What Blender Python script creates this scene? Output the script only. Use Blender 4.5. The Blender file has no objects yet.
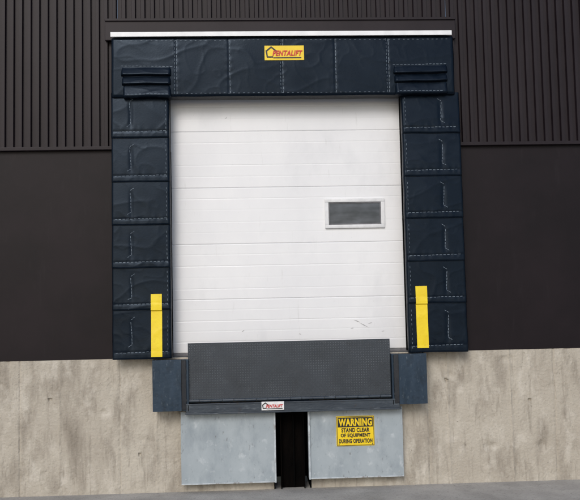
import bpy, bmesh, math, random
from mathutils import Vector, Matrix, noise
random.seed(7)
S = bpy.context.scene
C = S.collection
R = math.radians

# ------------------------------------------------------------------ camera
CZ, D, FPX = 2.35, 8.0, 800.0
CAM = Vector((-D*math.tan(R(2.6)), -D, CZ - D*math.tan(R(4.0))))
FW = (Vector((0, 0, CZ)) - CAM).normalized()
RT0 = FW.cross(Vector((0, 0, 1))).normalized()
UP0 = RT0.cross(FW).normalized()
a = R(1.2)
RT = RT0*math.cos(a) - UP0*math.sin(a)
UP = UP0*math.cos(a) + RT0*math.sin(a)
cd = bpy.data.cameras.new('camera'); co = bpy.data.objects.new('camera', cd); C.objects.link(co)
m = Matrix((RT, UP, -FW)).transposed().to_4x4(); m.translation = CAM
co.matrix_world = m
cd.sensor_fit = 'HORIZONTAL'; cd.sensor_width = 36; cd.lens = 36*FPX/580
cd.clip_end = 2000
S.camera = co

def P(px, py, Y=0.0):
    d = FW*FPX + RT*(px-290) + UP*(250-py)
    return CAM + d*((Y-CAM.y)/d.y)
def rect(x0, y0, x1, y1, Y=0.0):
    xm, ym = (x0+x1)/2, (y0+y1)/2
    return P(x0, ym, Y).x, P(x1, ym, Y).x, P(xm, y1, Y).z, P(xm, y0, Y).z

# ------------------------------------------------------------------ materials
def mat(name, c1, c2=None, scale=6, rough=.5, metal=0, bump=0, bscale=60, stretch=(1, 1, 1), lo=.35, hi=.65,
        spec=.5, rvar=0, layers=(), tint=None):
    m = bpy.data.materials.new(name); m.use_nodes = True
    nt = m.node_tree; b = nt.nodes['Principled BSDF']
    b.inputs['Roughness'].default_value = rough; b.inputs['Metallic'].default_value = metal
    b.inputs['Specular IOR Level'].default_value = spec
    if tint: b.inputs['Specular Tint'].default_value = (*tint, 1)
    tc = nt.nodes.new('ShaderNodeTexCoord')
    def nz(sc, st, l, h, det=6):
        mp = nt.nodes.new('ShaderNodeMapping'); mp.inputs['Scale'].default_value = st
        mp.inputs['Location'].default_value = (sc*.37, sc*.11, sc*.53)
        nt.links.new(tc.outputs['Object'], mp.inputs[0])
        n = nt.nodes.new('ShaderNodeTexNoise'); n.inputs['Scale'].default_value = sc; n.inputs['Detail'].default_value = det
        n.inputs['Roughness'].default_value = .62
        nt.links.new(mp.outputs[0], n.inputs['Vector'])
        r = nt.nodes.new('ShaderNodeMapRange'); r.inputs[1].default_value = l; r.inputs[2].default_value = h
        nt.links.new(n.outputs['Fac'], r.inputs[0]); return r.outputs[0]
    b.inputs['Base Color'].default_value = (*c1, 1)
    if c2:
        mx = nt.nodes.new('ShaderNodeMix'); mx.data_type = 'RGBA'
        f = nz(scale, stretch, lo, hi); nt.links.new(f, mx.inputs[0])
        mx.inputs[6].default_value = (*c1, 1); mx.inputs[7].default_value = (*c2, 1)
        out = mx.outputs[2]
        for (cc, ss, st, l3, h3) in layers:
            m2 = nt.nodes.new('ShaderNodeMix'); m2.data_type = 'RGBA'
            f3 = nz(ss, st, l3, h3); nt.links.new(f3, m2.inputs[0])
            nt.links.new(out, m2.inputs[6]); m2.inputs[7].default_value = (*cc, 1); out = m2.outputs[2]
        nt.links.new(out, b.inputs['Base Color'])
        if rvar:
            rr = nt.nodes.new('ShaderNodeMapRange'); rr.inputs[3].default_value = rough-rvar; rr.inputs[4].default_value = rough+rvar
            nt.links.new(f, rr.inputs[0]); nt.links.new(rr.outputs[0], b.inputs['Roughness'])
    if bump:
        n = nt.nodes.new('ShaderNodeTexNoise'); n.inputs['Scale'].default_value = bscale; n.inputs['Detail'].default_value = 5
        nt.links.new(tc.outputs['Object'], n.inputs['Vector'])
        bp = nt.nodes.new('ShaderNodeBump'); bp.inputs['Strength'].default_value = bump; bp.inputs['Distance'].default_value = .01
        nt.links.new(n.outputs['Fac'], bp.inputs['Height']); nt.links.new(bp.outputs[0], b.inputs['Normal'])
    return m

SB = (.46, .58, .74)
VINYL = mat('navy_vinyl', (.0018, .0042, .0085), (.0034, .0068, .0125), 5, .30, bump=.05, bscale=60, spec=.28, rvar=.05, tint=SB)
VINYL2 = mat('navy_vinyl_worn', (.002, .0045, .009), (.0042, .0078, .014), 7, .33, bump=.06, bscale=50, stretch=(1, 1, 2), spec=.28, rvar=.06, tint=SB,
             layers=[((.012, .018, .026), 11, (1.5, 1, .5), .62, .95)])
THREAD = mat('pale_thread', (.24, .29, .34), (.10, .13, .17), 14, .8)
YELLOW = mat('yellow_vinyl', (.86, .66, .010), (.80, .58, .01), 10, .45, bump=.1, bscale=50, layers=[((.45, .32, .03), 25, (1, 1, 1), .62, .88)])
DOOR = mat('white_door_paint', (.785, .79, .80), (.725, .73, .745), 1.2, .38, bump=.04, bscale=5, stretch=(1, 1, .6), rvar=.08,
           layers=[((.58, .59, .61), 2.2, (1, 1, .6), .55, 1.05), ((.50, .50, .49), 24, (1, 1, .12), .64, .98), ((.50, .50, .50), 60, (1, 1, .6), .68, .84)])
DOORF = mat('white_frame', (.74, .745, .75), (.62, .625, .63), 12, .45)
GASK = mat('grey_gasket', (.10, .10, .11), (.16, .16, .17), 20, .6)
SCUFF = mat('dark_scuff', (.12, .12, .13), (.3, .3, .3), 60, .8)
RUBBER = mat('black_rubber', (.012, .014, .018), (.02, .022, .026), 12, .75, bump=.3, bscale=50)
BLUEST = mat('slate_blue_steel', (.013, .025, .042), (.023, .038, .060), 6, .5, bump=.2, bscale=25, stretch=(2, 2, .6), rvar=.1, tint=(.7, .85, 1),
             layers=[((.008, .011, .016), 12, (1, 1, .7), .52, .78), ((.11, .13, .15), 34, (2, 1, .5), .60, .74)])
PLATE = mat('tread_plate_steel', (.030, .037, .046), (.044, .053, .064), 3, .5, metal=.25, bump=.3, bscale=140, rvar=.1,
            layers=[((.075, .084, .095), 8, (1, 1, 1.5), .58, .95), ((.02, .02, .02), 5, (1, 1, .6), .58, .9)])
TREAD = mat('worn_tread_steel', (.15, .17, .19), (.075, .088, .10), 4, .42, metal=.4, lo=.4, hi=.6)
BEAM = mat('dark_beam_steel', (.020, .030, .044), (.040, .054, .070), 8, .45, bump=.2, bscale=40, stretch=(.5, 1, 3),
           layers=[((.03, .022, .018), 14, (1, 1, 1), .6, .8), ((.14, .16, .18), 30, (.3, 1, 2), .60, .76)])
GALV = mat('pale_blue_steel', (.29, .335, .365), (.37, .415, .44), 4, .5, bump=.15, bscale=14, stretch=(1, 1, .7), lo=.3, hi=.7, rvar=.12,
           layers=[((.21, .25, .28), 6, (1.2, 1, .6), .50, .84), ((.50, .54, .56), 15, (1, 1, .8), .58, .80), ((.13, .13, .12), 30, (1.4, 1, .5), .62, .78)])
GALVE = mat('pale_edge_steel', (.52, .57, .60), (.32, .35, .37), 14, .5, layers=[((.16, .13, .11), 18, (1, 1, .5), .56, .70)])
BLACKST = mat('black_steel_and_shade', (.002, .002, .002), (.003, .003, .003), 10, .9, spec=.03)  # steel and board black; on the recess lining it stands in for shade
RUST = mat('blackened_steel', (.0018, .0017, .0017), (.0042, .0032, .0028), 7, .95, bump=.3, bscale=40, stretch=(2, 2, .5), spec=.03)
BOLT = mat('bolt_steel', (.10, .11, .12), (.06, .05, .05), 40, .45, metal=.6)
CONC = mat('cast_concrete', (.49, .45, .38), (.39, .35, .29), 2.6, .88, bump=1.0, bscale=38, stretch=(1, 1, .8), lo=.3, hi=.7,
           layers=[((.24, .21, .17), 4, (1.5, 1, .45), .48, .74), ((.58, .54, .47), 7, (1.1, 1, .6), .54, .78), ((.20, .175, .14), 8, (2.2, 1, .3), .56, .80), ((.15, .13, .11), 40, (1, 1, .8), .62, .76)])
CLAD = mat('dark_ribbed_metal', (.010, .006, .0085), (.015, .010, .013), 3, .5, bump=.05, bscale=15, stretch=(1, 1, .4), spec=.25)
SMOOTH = mat('dark_smooth_metal', (.007, .0045, .006), (.011, .007, .009), 2, .5, bump=.05, bscale=12, spec=.2,
             layers=[((.018, .014, .016), 6, (2, 1, .3), .58, .9)])
WHITEM = mat('white_flashing_paint', (.84, .85, .86), (.74, .75, .76), 10, .4)
GROUND = mat('pale_gravelly_concrete', (.40, .385, .36), (.29, .28, .26), 3, .9, bump=.8, bscale=60, layers=[((.16, .155, .15), 40, (1, 1, 1), .55, .75)])
BLACK = mat('black_ink', (.010, .010, .010), (.016, .016, .016), 30, .5)
RED = mat('red_ink', (.58, .015, .012), (.50, .02, .015), 30, .5)
SIGNY = mat('sign_yellow', (.86, .62, .01), (.80, .55, .01), 12, .4, layers=[((.5, .36, .03), 30, (1, 1, 1), .68, .9)])
LABW = mat('white_label', (.80, .80, .80), (.70, .70, .70), 30, .4)
g = bpy.data.materials.new('dark_glass'); g.use_nodes = True
gb = g.node_tree.nodes['Principled BSDF']
gn = g.node_tree.nodes.new('ShaderNodeTexNoise'); gn.inputs['Scale'].default_value = 3
gr = g.node_tree.nodes.new('ShaderNodeValToRGB')
gr.color_ramp.elements[0].color = (.025, .032, .042, 1); gr.color_ramp.elements[0].position = .35
gr.color_ramp.elements[1].color = (.08, .09, .11, 1); gr.color_ramp.elements[1].position = .75
g.node_tree.links.new(gn.outputs['Fac'], gr.inputs[0]); g.node_tree.links.new(gr.outputs[0], gb.inputs['Base Color'])
gb.inputs['Roughness'].default_value = .06
GLASS = g

# ------------------------------------------------------------------ helpers
def origin(o):
    v = Vector((0, 0, 0))
    while o: v += o.location; o = o.parent
    return v
def obj(name, bm, mt, parent=None, smooth=False, label=None, tagc=None):
    me = bpy.data.meshes.new(name)
    bmesh.ops.recalc_face_normals(bm, faces=bm.faces)
    bm.to_mesh(me); bm.free()
    if parent: me.transform(Matrix.Translation(-origin(parent)))
    if smooth:
        for p in me.polygons: p.use_smooth = True
        try: me.set_sharp_from_angle(angle=R(38))
        except Exception: pass
    me.materials.append(mt)
    o = bpy.data.objects.new(name, me); C.objects.link(o); o.parent = parent
    if label: o['label'] = label
    if tagc: o['category'] = tagc
    return o
def thing(name, label, cat, loc, group=None):
    o = bpy.data.objects.new(name, None); C.objects.link(o); o.location = loc; o.empty_display_size = .2
    o['label'] = label; o['category'] = cat
    if group: o['group'] = group
    return o
def NB(): return bmesh.new()
def box(bm, x0, x1, y0, y1, z0, z1, bev=0, seg=2):
    r = bmesh.ops.create_cube(bm, size=1)
    for v in r['verts']:
        v.co = Vector(((x0+x1)/2+v.co.x*(x1-x0), (y0+y1)/2+v.co.y*(y1-y0), (z0+z1)/2+v.co.z*(z1-z0)))
    if bev:
        es = list({e for v in r['verts'] for e in v.link_edges})
        bmesh.ops.bevel(bm, geom=es, offset=bev, segments=seg, affect='EDGES', profile=.6)
def cyl(bm, p, q, r, n=16):
    p, q = Vector(p), Vector(q); d = q-p
    M = Matrix.Translation((p+q)/2) @ d.to_track_quat('Z', 'Y').to_matrix().to_4x4()
    bmesh.ops.create_cone(bm, cap_ends=True, segments=n, radius1=r, radius2=r, depth=d.length, matrix=M)
def pw(x, p): return max(0.0, x)**p
def sheet(bm, X0, X1, Z0, Z1, yf, yb, nx, nz, edge=0.0):
    """closed solid whose front face is the height field yf(x,z)"""
    F = []
    for j in range(nz+1):
        row = []
        for i in range(nx+1):
            x = X0+(X1-X0)*i/nx; z = Z0+(Z1-Z0)*j/nz
            y = yf(x, z)
            dx = noise.noise(Vector((z*4, X0, 3)))*edge; dz = noise.noise(Vector((x*4, Z0, 9)))*edge
            row.append(bm.verts.new((x+dx, y, z+dz)))
        F.append(row)
    for j in range(nz):
        for i in range(nx): bm.faces.new((F[j][i], F[j][i+1], F[j+1][i+1], F[j+1][i]))
    ring = [F[0][i] for i in range(nx+1)]+[F[j][nx] for j in range(1, nz+1)]+[F[nz][i] for i in range(nx-1, -1, -1)]+[F[j][0] for j in range(nz-1, 0, -1)]
    B = [bm.verts.new((v.co.x, yb, v.co.z)) for v in ring]
    n = len(ring)
    for k in range(n): bm.faces.new((ring[k], ring[(k+1) % n], B[(k+1) % n], B[k]))
    bm.faces.new(B)
def dashes(bm, a, b, yf, ln=.024, gap=.013, w=.0036, off=.002):
    """stitches from a=(x,z) to b=(x,z) lying on the surface yf"""
    a, b = Vector(a), Vector(b); L = (b-a).length; d = (b-a)/L; n = Vector((-d.y, d.x))
    t = gap/2
    while t+ln < L:
        jit = random.uniform(-.0015, .0015)
        p, q = a+d*t+n*jit, a+d*(t+ln)+n*(jit+random.uniform(-.0015, .0015))
        vs = []
        for pt in (p-n*w/2, q-n*w/2, q+n*w/2, p+n*w/2):
            vs.append(bm.verts.new((pt.x, yf(pt.x, pt.y)-off, pt.y)))
        bk = [bm.verts.new((v.co.x, v.co.y+off*2, v.co.z)) for v in vs]
        bm.faces.new(vs)
        for k in range(4): bm.faces.new((vs[k], vs[(k+1) % 4], bk[(k+1) % 4], bk[k]))
        t += ln+gap*random.uniform(.85, 1.15)
def text(bm, s, x0, x1, z0, z1, Y, bold=0.0, shear=0.0, ext=.0006):
    cu = bpy.data.curves.new('t', 'FONT'); cu.body = s; cu.offset = bold; cu.extrude = .001; cu.shear = shear
    cu.space_character = 1+bold*2.2
    o = bpy.data.objects.new('t', cu); C.objects.link(o); bpy.context.view_layer.update()
    me = bpy.data.meshes.new_from_object(o.evaluated_get(bpy.context.evaluated_depsgraph_get()))
    xs = [v.co.x for v in me.vertices]; ys = [v.co.y for v in me.vertices]
    ax, bx, ay, by = min(xs), max(xs), min(ys), max(ys)
    for v in me.vertices:
        v.co = Vector((x0+(v.co.x-ax)/(bx-ax)*(x1-x0), Y-(ext if v.co.z > 0 else -ext), z0+(v.co.y-ay)/(by-ay)*(z1-z0)))
    bm.from_mesh(me); bpy.data.objects.remove(o); bpy.data.curves.remove(cu); bpy.data.meshes.remove(me)
def prism(bm, pts, y0, y1):
    f = [bm.verts.new((x, y0, z)) for x, z in pts]; b = [bm.verts.new((x, y1, z)) for x, z in pts]
    bm.faces.new(f); bm.faces.new(b[::-1]); n = len(pts)
    for k in range(n): bm.faces.new((f[k], f[(k+1) % n], b[(k+1) % n], b[k]))
def ring(bm, x0, x1, z0, z1, w, y0, y1, bev=.002):
    box(bm, x0, x1, y0, y1, z1-w, z1, bev); box(bm, x0, x1, y0, y1, z0, z0+w, bev)
    box(bm, x0, x0+w, y0+.0007, y1, z0+w, z1-w, 0); box(bm, x1-w, x1, y0+.0007, y1, z0+w, z1-w, 0)
def creases(x, z, s):
    """taut vinyl: shallow sag, a few long soft folds, faint puckers"""
    n1 = noise.noise(Vector((x*2.0, s, z*2.2)))
    n2 = noise.noise(Vector((x*3.6+z*2.6, s+5, z*4.0-x*1.8)))
    n3 = noise.noise(Vector((x*1.9-z*3.0, s+9, z*1.8+x*1.6)))
    n4 = noise.noise(Vector((x*4.0+z*4.8, s+13, z*2.6-x*3.6)))
    return n1*.005+n2*.0018-.0019*pw(1-abs(n3)*2.0, 6)-.0010*pw(1-abs(n4)*2.4, 6)

# ------------------------------------------------------------------ key measures
YP, YH, YD = -.15, -.19, .05           # pad front, header front, door
ZD = P(140, 359.5, YP-.02).z           # bottom of the side pads / dock floor
# ------------------------------------------------------------------ ground
bm = NB()
vs = [bm.verts.new(v) for v in ((-300, -600, 0), (300, -600, 0), (300, .3, 0), (-300, .3, 0))]; bm.faces.new(vs)
o = obj('ground', bm, GROUND); o['kind'] = 'structure'

# ------------------------------------------------------------------ concrete wall
gx0, gx1 = P(273.5, 445).x, P(310.5, 445).x
grooves = [P(120, 420).x, P(157, 430).x, P(429, 420).x, P(60, 420).x, P(20, 420).x, P(512, 420).x, P(556, 420).x, P(449, 420).x]
TIE = [(P(140, 455).x, P(140, 455).z), (P(446, 380).x, P(446, 380).z), (P(50, 400).x, P(50, 400).z), (P(530, 400).x, P(530, 400).z)]
def cy(x, z):
    y = noise.noise(Vector((x*1.3, 0, z*1.3)))*.004+noise.noise(Vector((x*14, 2, z*14)))*.0022
    for i, gx in enumerate(grooves):
        d = abs(x-gx-noise.noise(Vector((z*3, i, 0)))*.004)
        y += (-.009 if i % 2 else .012)*max(0, 1-d/.013)
    for (hx, hz) in TIE:
        if math.hypot(x-hx, z-hz) < .016: y += .02
    n = noise.noise(Vector((x*7, 8, z*7)))
    y += .006*pw((n-.42)*6, 1.0) if n > .42 else 0
    return y
t = thing('concrete_wall', 'stained cast concrete foundation wall below the black dock pads', 'wall', (0, 0, 0))
bm = NB()
sheet(bm, -3.6, gx0, -.2, ZD, cy, 1.2, 300, 120); sheet(bm, gx1, 3.6, -.2, ZD, cy, 1.2, 340, 120)
box(bm, -9, -3.6, .002, 1.2, -.2, ZD); box(bm, 3.6, 9, .002, 1.2, -.2, ZD)
obj('wall_face', bm, CONC, t, smooth=True)
bm = NB(); box(bm, gx0+.001, gx1-.001, .55, .6, .004, ZD-.01); box(bm, gx0-.0005, gx0+.012, -.01, .55, .004, ZD-.01); box(bm, gx1-.012, gx1+.0005, -.01, .55, .004, ZD-.01)
obj('recess_shade_lining', bm, BLACKST, t)  # near-black sheets added to paint the recess's deep shade

# ------------------------------------------------------------------ clad wall above
t = thing('metal_clad_wall', 'dark ribbed and smooth metal cladding around the dock opening', 'wall', (0, .0, ZD))
ox0, ox1 = P(150, 200).x, P(430, 200).x       # opening, hidden by pads
oz = P(290, 75).z
zr = P(106, 150).z
top = 7.5
bm = NB()
box(bm, -9, ox0, .0, .045, ZD+.001, zr+.03); box(bm, ox1, 9, .0, .045, ZD+.001, zr+.03)
obj('smooth_panel', bm, SMOOTH, t)
def ribbed(bm, x0, x1, z0, z1, pitch=.115, base=-.005, dep=.032):
    pts = []; n = int(round((x1-x0)/pitch)); p = (x1-x0)/n
    for i in range(n):
        b0 = x0+i*p
        pts += [(b0, base), (b0+p*.42, base), (b0+p*.5, base-dep), (b0+p*.86, base-dep), (b0+p*.94, base)]
    pts.append((x1, base))
    lo = [bm.verts.new((x, y, z0)) for x, y in pts]; hi = [bm.verts.new((x, y, z1)) for x, y in pts]
    lb = [bm.verts.new((x, .1, z0)) for x, y in pts]; hb = [bm.verts.new((x, .1, z1)) for x, y in pts]
    for k in range(len(pts)-1):
        bm.faces.new((lo[k], lo[k+1], hi[k+1], hi[k])); bm.faces.new((lo[k], lb[k], lb[k+1], lo[k+1]))
        bm.faces.new((hi[k], hi[k+1], hb[k+1], hb[k]))
bm = NB(); xl, xr = P(118, 90).x, P(448, 90).x
ribbed(bm, -9, xl, zr+.03, top, .085); ribbed(bm, xr, 9, zr+.03, top, .085); ribbed(bm, xl+.001, xr-.001, oz, top, .095)
obj('ribbed_cladding', bm, CLAD, t)
bm = NB()
box(bm, -9, xl, -.046, -.0, zr-.005, zr+.03, .004); box(bm, xr, 9, -.046, -.0, zr-.005, zr+.03, .004)
obj('drip_flashing', bm, CLAD, t)
X0, X1, Z0, Z1 = rect(105, 19, 455, 30, -.06)
bm = NB(); box(bm, X0, X1, -.070, -.038, Z0-.1, Z1, .006); box(bm, X0, X1, -.085, -.069, Z1-.02, Z1+.006, .004)
obj('head_trim', bm, CLAD, t)

# ------------------------------------------------------------------ door
dx0, dx1, dz0, dz1 = rect(150, 70, 430, 357, YD)
dz0 = ZD+.004
t = thing('overhead_door', 'white sectional overhead door with horizontal grooves and one small window', 'door', ((dx0+dx1)/2, YD, dz0))
zs = [dz0+.035]+[P(290, y, YD).z for y in (298, 243, 187, 131, 70)]
def dy(x, z): return noise.noise(Vector((x*.9, 5, z*1.6)))*.004
random.seed(11)
for k in range(5):
    a0, b0 = zs[k]+.0005, zs[k+1]-.0005; H = b0-a0
    prof = [(-.0025, a0), (-.004, a0+.003), (-.006, a0+.008)]
    nr = 5
    for i in range(1, nr):
        zc = a0+H*i/nr+random.uniform(-.006, .006); dp = random.choice((.0003, .0006, .0009, .0014))
        prof += [(-.006, zc-.008), (-.006+dp, zc-.003), (-.006+dp, zc+.003), (-.006, zc+.008)]
    prof += [(-.006, b0-.008), (-.004, b0-.003), (-.0025, b0)]
    bm = NB(); nx = 40; rows = []
    for (py, pz) in prof:
        rows.append([bm.verts.new((dx0+(dx1-dx0)*i/nx, YD+py+dy(dx0+(dx1-dx0)*i/nx, pz), pz)) for i in range(nx+1)])
    for j in range(len(prof)-1):
        for i in range(nx): bm.faces.new((rows[j][i], rows[j][i+1], rows[j+1][i+1], rows[j+1][i]))
    box(bm, dx0, dx1, YD+.012, YD+.045, zs[k]+.0005, zs[k+1]-.0005)
    obj('door_section', bm, DOOR, t, smooth=False)
random.seed(7)
bm = NB(); box(bm, dx0, dx1, YD-.004, YD+.04, dz0, dz0+.034, .01)
obj('bottom_seal', bm, GASK, t)
X0, X1, Z0, Z1 = rect(325, 198.5, 384.5, 228, YD-.02)
bm = NB(); ring(bm, X0, X1, Z0, Z1, .036, YD-.026, YD+.002, .006)
wf = obj('window_frame', bm, DOORF, t, smooth=True)
bm = NB(); ring(bm, X0+.0365, X1-.0365, Z0+.0365, Z1-.0365, .012, YD-.018, YD-.004, .002); obj('gasket', bm, GASK, wf)
bm = NB(); box(bm, X0+.04, X1-.04, YD-.012, YD-.0095, Z0+.04, Z1-.04); obj('pane', bm, GLASS, wf)
for (px, py, l, an) in [(357, 321, .07, -.35), (364, 325, .11, -.5), (370, 323, .04, .3), (352, 328, .03, .1), (243, 331, .03, .6), (226, 118, .02, 1),
                        (383, 331, .03, .2), (300, 334, .025, -.3)]:
    bm = NB()
    p = P(px, py, YD-.006); d = Vector((math.cos(an), 0, math.sin(an))); n = Vector((-d.z, 0, d.x))
    yy = YD-.0085+dy(p.x, p.z)
    pts = [p-d*l/2, p-n*.003, p+d*l/2, p+n*.002]
    prism(bm, [(q.x, q.z) for q in pts], yy, yy+.003)
    obj('scuff_mark', bm, SCUFF, t)

# ------------------------------------------------------------------ side pads
def side_pad(x0, x1, ys, stripe, label, inner):
    """ys: pixel heights of the pleat edges from the top; inner=+1 when the door is to the right"""
    yf0 = YP
    X0, X1, _, _ = rect(x0, ys[0], x1, ys[-1], yf0)
    xm = (x0+x1)/2
    Zs = [P(xm, y, yf0).z for y in ys]
    Zs[-1] = ZD+.002
    t = thing('dock_seal_pad', label, 'dock pad', ((X0+X1)/2, 0, Zs[-1]), 'foam side pads of the dock seal')
    bm = NB(); box(bm, X0+.012, X1-.012, YP+.035, -.037, Zs[-1]+.012, Zs[0]-.01, .02, 3)
    obj('foam_core', bm, VINYL, t, smooth=True)
    bm = NB(); box(bm, X0+.0, X1-.0, -.0365, -.0015, Zs[-1]+.02, zr-.03, .003)
    box(bm, X0+(.1 if inner > 0 else .006), X1-(.006 if inner > 0 else .1), -.0365, .03, zr-.029, Zs[0]-.01, .003)
    obj('backing_board', bm, BLACKST, t)
    fs = []
    for k in range(len(Zs)-1):
        zt, zb = Zs[k], Zs[k+1]
        def yf(x, z, zt=zt, zb=zb, k=k):
            v = (z-zb)/(zt-zb); u = (x-X0)/(X1-X0)
            y = yf0-.016*pw(1-v, .9)-.004*math.sin(math.pi*min(1, max(0, u)))
            y += .005*max(0, 1-v/.02)**2
            e = min(u, 1-u); y += .022*max(0, 1-e/.03)**2
            y += creases(x, z, k*3.1+x0)
            uu = u if inner > 0 else 1-u
            y += .006*math.exp(-((uu-.34)/.035)**2)*math.exp(-((v-.5)/.3)**4)   # stitched dent
            y += .0025*math.exp(-((v-.14)/.025)**2)
            y += .0010*math.sin(x*70+k*2+noise.noise(Vector((x*6, k, 1)))*5)*math.exp(-((v-.14)/.10)**2)   # puckers along the seam
            return y
        fs.append(yf)
        bm = NB(); sheet(bm, X0, X1, zb, zt+.006, yf, YP+.06, 64, 48, .004)
        pl = obj('wear_pleat', bm, VINYL2 if k % 2 else VINYL, t, smooth=True)
        bm = NB(); h = zt-zb
        dashes(bm, (X0+.03, zb+h*.13), (X1-.03, zb+h*.15), yf)
        ux = X0+(X1-X0)*(.34 if inner > 0 else .66)
        dashes(bm, (ux, zb+h*.30), (ux-inner*.012, zb+h*.80), yf, ln=.024, gap=.008)
        dashes(bm, (ux-inner*.012, zb+h*.80), (ux+inner*.04, zb+h*.88), yf, ln=.018, gap=.006)
        dashes(bm, (ux, zb+h*.30), (ux-inner*.05, zb+h*.23), yf, ln=.018, gap=.006)
        if inner > 0: dashes(bm, (X1-.035, zb+.03), (X1-.035, zt-.02), yf, ln=.02, gap=.024, w=.0025)
        else: dashes(bm, (X0+.035, zb+.03), (X0+.035, zt-.02), yf, ln=.02, gap=.024, w=.0025)
        obj('stitching', bm, THREAD, pl)
    def py(x, z):
        for k in range(len(fs)):
            if z >= Zs[k+1]: return fs[k](x, z)
        return fs[-1](x, z)
    a0, a1, b0, b1 = rect(*stripe, yf0-.02)
    b0 = max(b0, Zs[-1]+.012)
    def sy(x, z): return min(py(x, z+dz) for dz in (-.012, 0, .012))-.004
    bm = NB(); sheet(bm, a0, a1, b0, b1, sy, YP+.03, 8, 70)
    obj('yellow_stripe', bm, YELLOW, t, smooth=True)
    return t
side_pad(111.5, 170.5, [93, 138, 182, 225, 268, 310, 359.5], (151, 294, 162, 357), 'navy black vinyl side pad left of the white door, yellow stripe at its foot', 1)
side_pad(405, 464, [93, 133, 176, 218, 261, 303, 350.5], (416.5, 286, 428, 348), 'navy black vinyl side pad right of the white door, yellow stripe at its foot', -1)

# ------------------------------------------------------------------ header pad
yh = YH
X0, X1, Z0, Z1 = rect(111, 36.5, 454.5, 95.5, yh)
t = thing('dock_seal_header', 'navy black vinyl header pad with yellow label spanning above the white door', 'dock pad', ((X0+X1)/2, 0, Z0))
seams = [P(p, 65, yh).x for p in (176, 229, 282, 335, 388)]
def hy(x, z):
    v = (z-Z0)/(Z1-Z0); u = (x-X0)/(X1-X0)
    y = yh-.005*math.sin(math.pi*min(1, max(0, v)))
    y += .012*max(0, 1-v/.04)**2+.012*max(0, 1-(1-v)/.04)**2
    e = min(u, 1-u); y += .025*max(0, 1-e/.008)**2
    for s in seams:
        y += .0040*math.exp(-((x-s)/.008)**2)
        y += .0009*math.sin(z*75+s*9)*math.exp(-((x-s)/.035)**2)
    return y+creases(x, z, 41)
bm = NB(); sheet(bm, X0, X1, Z0, Z1, hy, -.040, 340, 60, .004)
hc = obj('header_curtain', bm, VINYL, t, smooth=True)
bm = NB()
for i, s in enumerate(seams):
    dashes(bm, (s+.008, Z0+.02), (s+.006, Z1-.02), hy)
    if i in (0, 2, 4): dashes(bm, (s-.014, Z0+.02), (s-.014, Z1-.02), hy, w=.0028)
dashes(bm, (X0+.03, Z1-.035), (X1-.03, Z1-.035), hy, w=.0028, ln=.018, gap=.03)
dashes(bm, (seams[0]+.03, Z0+.03), (seams[4]-.03, Z0+.03), hy, w=.0028, ln=.018, gap=.03)
dashes(bm, (X0+.09, Z0+.31), (seams[0]-.03, Z0+.30), hy)
dashes(bm, (seams[4]+.04, Z0+.30), (X1-.06, Z0+.31), hy)
obj('stitching', bm, THREAD, hc)
for (xa, xb, yy) in ((121, 171, (67, 76, 85, 98)), (394, 448, (65, 73.5, 82, 94.5))):
    for k in range(3):
        A0, A1, B0, B1 = rect(xa+(k*1), yy[k], xb, yy[k+1]-1, yh-.04)
        def ff(x, z, A0=A0, A1=A1, B0=B0, B1=B1, k=k):
            v = (z-B0)/(B1-B0); u = (x-A0)/(A1-A0)
            y = yh-.012-.036*pw(1-v, .8)+.022*max(0, 1-v/.2)**2
            e = min(u, 1-u); y += .02*max(0, 1-e/.04)**2
            return y+creases(x, z*2, k*2.0)
        bm = NB(); sheet(bm, A0, A1, B0, B1+.006, ff, yh+.03, 50, 16, .010)
        pl = obj('corner_pleat', bm, VINYL2, t, smooth=True)
        if k == 2:
            bm = NB(); dashes(bm, (A0+.03, B0+.03), (A1-.03, B0+.03), ff); obj('stitching', bm, THREAD, pl)
# yellow name label
def house(bm, cx, cz, w, h, th, y0, y1):
    P5 = [(.15, -.5), (-.5, -.5), (-.62, .1), (0, .5), (.62, .1)]
    for k in range(len(P5)-1):
        a, b = Vector((cx+P5[k][0]*w, cz+P5[k][1]*h)), Vector((cx+P5[k+1][0]*w, cz+P5[k+1][1]*h))
        d = (b-a).normalized(); n = Vector((-d.y, d.x))*th/2; a -= d*th*.4; b += d*th*.4
        prism(bm, [tuple(a-n), tuple(b-n), tuple(b+n), tuple(a+n)], y0-.0002*k, y1)
A0, A1, B0, B1 = rect(264.5, 45.5, 304, 60, yh-.01)
W, H = A1-A0, B1-B0; yl = min(hy(A0+W*i/10, B0+H*j/4) for i in range(11) for j in range(5))-.003
bm = NB(); box(bm, A0, A1, yl, yl+.02, B0, B1, .002)
lb = obj('name_label', bm, SIGNY, t, label='yellow name label with red letters and black house outline')
bm = NB(); house(bm, A0+W*.17, B0+H*.56, W*.2, H*.68, .014, yl-.0025, yl+.001)
box(bm, A0+W*.22, A0+W*.93, yl-.0015, yl+.001, B0+H*.12, B0+H*.20)
obj('emblem', bm, BLACK, lb)
bm = NB(); text(bm, 'PENTALIFT', A0+W*.2, A0+W*.96, B0+H*.29, B0+H*.66, yl-.004, bold=.035, shear=.25)
obj('lettering', bm, RED, lb)
# white flashing on top of the header
X0f, X1f, Z0f, Z1f = rect(110.5, 31.3, 451.5, 36, -.215)
bm = NB(); box(bm, X0f, X1f, -.222, -.071, Z1f-.012, Z1f, .002); box(bm, X0f, X1f, -.225, -.216, Z0f, Z1f-.001, .002)
o = obj('head_flashing', bm, WHITEM, None, label='thin white metal flashing strip along the top of the header pad', tagc='flashing')

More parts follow.
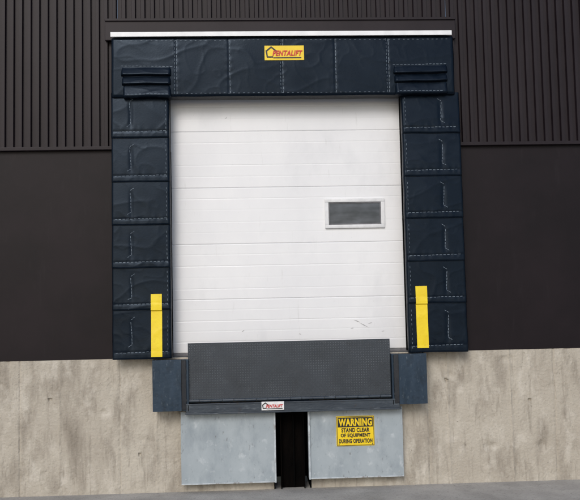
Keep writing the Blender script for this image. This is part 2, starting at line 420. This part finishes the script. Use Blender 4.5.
# ------------------------------------------------------------------ dock leveler
YL = -.15
X0, X1, Z0, Z1 = rect(188, 341, 390.5, 399, YL)
t = thing('dock_leveler', 'dark steel dock leveler with tread plate lip standing upright before the door', 'dock leveler', ((X0+X1)/2, 0, Z0-.2))
bm = NB(); box(bm, X0, X1, YL, YL+.016, Z0, Z1, .003)
lp = obj('lip_plate', bm, PLATE, t)
bm = NB(); px_ = .030; i = 0; x = X0+.015
while x < X1-.012:
    z = Z0+.02; j = 0
    while z < Z1-.012:
        s = 1 if (i+j) % 2 else -1
        d = Vector((math.cos(R(45*s)), math.sin(R(45*s)))); n = Vector((-d.y, d.x)); c = Vector((x, z))
        q = [c-d*.0122, c-n*.0040, c+d*.0122, c+n*.0040]
        bs = [bm.verts.new((p.x, YL+.0003, p.y)) for p in q]
        hh = .0030+.0016*noise.noise(Vector((x*5, 0, z*5)))
        tp = [bm.verts.new((c.x+(p.x-c.x)*.6, YL-hh, c.y+(p.y-c.y)*.6)) for p in q]
        bm.faces.new(tp)
        for k in range(4): bm.faces.new((bs[k], bs[(k+1) % 4], tp[(k+1) % 4], tp[k]))
        z += px_*.82; j += 1
    x += px_*.82; i += 1
obj('tread', bm, TREAD, lp)
bx0, bx1, bz0, bz1 = rect(186, 399.5, 400, 412, YL-.03)
bm = NB(); n = 18; w = (X1-X0)/n
for k in range(n): cyl(bm, (X0+k*w+.002, YL-.002, Z0+.004), (X0+(k+1)*w-.002, YL-.002, Z0+.004), .016 if k % 2 else .0145, 14)
obj('hinge', bm, BEAM, t, smooth=True)
bm = NB()
box(bm, bx0, bx1, YL-.03, 0-.0, bz0+.012, bz1-.028, .005); box(bm, bx0-.01, bx1+.012, YL-.04, YL+.12, bz0, bz0+.014, .003)
box(bm, bx0, bx1, YL-.036, YL-.012, bz1-.03, bz1-.018, .003)
obj('front_beam', bm, BEAM, t)
A0, A1, B0, B1 = rect(261.5, 401.5, 284, 410, YL-.035)
W, H = A1-A0, B1-B0; yl = YL-.0445
bm = NB(); box(bm, A0, A1, yl, YL-.028, B0, B1, .001)
lb = obj('name_plate', bm, LABW, t, label='small white name plate with red letters and black house outline')
bm = NB(); house(bm, A0+W*.17, B0+H*.55, W*.2, H*.62, .009, yl-.002, yl+.001); box(bm, A0+W*.22, A0+W*.93, yl-.0015, yl+.001, B0+H*.12, B0+H*.2)
obj('emblem', bm, BLACK, lb)
bm = NB(); text(bm, 'PENTALIFT', A0+W*.2, A0+W*.95, B0+H*.3, B0+H*.66, yl-.003, bold=.03, shear=.25); obj('lettering', bm, RED, lb)

# ------------------------------------------------------------------ bumpers
def bumper(x0, y0, x1, y1, side, label):
    Yb = -.20
    X0, X1, Z0, Z1 = rect(x0, y0, x1, y1, Yb)
    Z1 = min(Z1, ZD-.004)
    t = thing('dock_bumper', label, 'bumper', ((X0+X1)/2, 0, Z0), 'bumpers at the ends of the dock leveler')
    bm = NB(); box(bm, X0+.01, X1-.01, Yb+.012, -.012, Z0+.008, Z1-.006, .008); obj('rubber_block', bm, RUBBER, t, smooth=True)
    bm = NB()
    def fy(x, z): return Yb+noise.noise(Vector((x*5, 3, z*5)))*.004
    xa, xb = (X0, X1-.055) if side < 0 else (X0+.055, X1)
    sheet(bm, xa, xb, Z0, Z1, fy, Yb+.012, 8, 12, .002)
    box(bm, (xa if side < 0 else xb-.01), (xa+.01 if side < 0 else xb), Yb+.012, -.03, Z0+.001, Z1-.001)
    obj('face_plate', bm, BLUEST, t, smooth=True)
    bm = NB(); xs = (xb+.002, X1+.008) if side < 0 else (X0-.004, xa-.002)
    box(bm, xs[0], xs[1], Yb+.03, Yb+.042, Z0-.006, Z1, .002)
    xw = xs[1] if side < 0 else xs[0]
    box(bm, xw-.005, xw+.005, Yb+.02, -.0, Z0-.006, Z1, .002)
    obj('mounting_angle', bm, BLUEST, t)
    for f in (.2, .8):
        zc = Z0+(Z1-Z0)*f; xc = (xs[0]+xs[1])/2-.004*side
        bm = NB(); cyl(bm, (xc, Yb+.018, zc), (xc, Yb+.032, zc), .014, 6); obj('bolt', bm, BOLT, t)
bumper(152.5, 360, 187, 411.5, -1, 'slate blue steel faced dock bumper below the left side pad')
bumper(393.5, 353.5, 427, 404, 1, 'slate blue steel faced dock bumper below the right side pad')

# ------------------------------------------------------------------ lower plates
def lower_plate(x0, y0, x1, y1, label, inner):
    Yp = -.09
    X0, X1, Z0, Z1 = rect(x0, y0, x1, y1, Yp); Z0 = max(Z0, .012)
    t = thing('skirt_plate', label, 'steel plate', ((X0+X1)/2, 0, Z0), 'pale steel plates under the dock leveler')
    def fy(x, z): return Yp+noise.noise(Vector((x*1.6, 3+x0, z*1.6)))*.008+noise.noise(Vector((x*5, x0, z*5)))*.002
    bm = NB(); sheet(bm, X0, X1, Z0, Z1, fy, Yp+.016, 60, 44, .003); obj('plate', bm, GALV, t, smooth=True)
    bm = NB()
    xi = X1 if inner > 0 else X0
    box(bm, xi-.009, xi+.009, Yp-.016, Yp+.075, Z0-.004, Z1+.004, .003)
    obj('inner_flange', bm, GALVE, t)
    bm = NB(); box(bm, X0+.01, X1-.01, Yp+.017, -.011, Z0+.02, Z0+.05); box(bm, X0+.01, X1-.01, Yp+.017, -.011, Z1-.06, Z1-.02)
    obj('bracket', bm, BEAM, t)
    bm = NB(); box(bm, X0+.002, X1-.002, Yp-.010, Yp-.0005, Z0-.002, Z0+.010, .002); obj('bottom_lip', bm, GALVE, t)
    for (u, v) in ((.05, .95), (.95, .95), (.05, .07), (.95, .07)):
        xx, zz = X0+(X1-X0)*u, Z0+(Z1-Z0)*v
        bm = NB(); y = fy(xx, zz); cyl(bm, (xx, y-.005, zz), (xx, y+.004, zz), .0075, 12); obj('bolt', bm, GALVE, t)
    return fy
lower_plate(181, 411, 275, 483.5, 'pale blue grey steel plate left of the dark gap', 1)
fyr = lower_plate(309.3, 407.5, 403, 477.5, 'pale blue grey steel plate carrying the yellow warning sign', -1)

# support post in the gap
X0, X1, Z0, Z1 = rect(280.5, 412, 304.5, 482, -.0)
t = thing('support_post', 'blackened steel post in the gap between the pale plates', 'post', ((X0+X1)/2, .0, .0))
bm = NB(); box(bm, X0, X0+.010, -.02, .12, .0, Z1+.02, .003); box(bm, X1-.010, X1, -.02, .12, .0, Z1+.02, .003)
box(bm, X0+.010, X1-.010, .050, .060, .0, Z1+.02)
obj('channel', bm, RUST, t)
bm = NB(); xc = X0*.45+X1*.55; box(bm, xc-.006, xc+.006, .01, .049, .02, Z1, .002); obj('rib', bm, BLACKST, t)

# ------------------------------------------------------------------ warning sign
A0, A1, B0, B1 = rect(336.5, 416, 374.5, 446, -.105)
W, H = A1-A0, B1-B0
ys = min(fyr(A0+W*i/8, B0+H*j/8) for i in range(9) for j in range(9))-.004
t = thing('warning_sign', 'yellow warning sign with black lettering fixed to the pale steel plate', 'sign', (A0+W/2, ys, B0))
bm = NB(); box(bm, A0, A1, ys, ys+.012, B0, B1, .002); obj('panel', bm, SIGNY, t)
bm = NB(); ring(bm, A0+.004, A1-.004, B0+.004, B1-.004, .005, ys-.001, ys+.002, 0)
box(bm, A0+.014, A1-.014, ys-.0012, ys+.002, B1-H*.37, B1-.014); obj('black_band', bm, BLACK, t)
bm = NB(); text(bm, 'WARNING', A0+.022, A1-.022, B1-H*.335, B1-.024, ys-.003, bold=.045); obj('heading', bm, SIGNY, t)
bm = NB()
for k, (s, w) in enumerate((('STAND CLEAR', .74), ('OF EQUIPMENT', .78), ('DURING OPERATION', .88))):
    zc = B0+H*(.53-k*.182)
    text(bm, s, A0+W*(.5-w/2), A0+W*(.5+w/2), zc-H*.072, zc+H*.072, ys-.002, bold=.042)
obj('lettering', bm, BLACK, t)
for (u, v) in ((.06, .94), (.94, .94), (.06, .06), (.94, .06)):
    bm = NB(); cyl(bm, (A0+W*u, ys-.004, B0+H*v), (A0+W*u, ys+.004, B0+H*v), .005, 10); obj('screw', bm, BOLT, t)

# ------------------------------------------------------------------ light
w = bpy.data.worlds.new('World'); S.world = w; w.use_nodes = True
nt = w.node_tree; sk = nt.nodes.new('ShaderNodeTexSky'); sk.sky_type = 'NISHITA'; sk.sun_disc = False
el, az = R(33), math.atan2(-.30, -1)
sk.sun_elevation = el; sk.sun_rotation = az; sk.air_density = 1; sk.dust_density = 2.0; sk.ozone_density = 1.4
bg = nt.nodes['Background']; bg.inputs[1].default_value = .138
nt.links.new(sk.outputs[0], bg.inputs[0])
L = bpy.data.lights.new('sun', 'SUN'); L.energy = 1.3; L.angle = R(24); L.color = (1, .985, .965)
lo = bpy.data.objects.new('sun', L); C.objects.link(lo)
sd = Vector((math.sin(az)*math.cos(el), math.cos(az)*math.cos(el), math.sin(el)))
lo.rotation_euler = sd.to_track_quat('Z', 'Y').to_euler(); lo.location = sd*30
S.view_settings.view_transform = 'Standard'; S.view_settings.look = 'None'; S.view_settings.exposure = 0
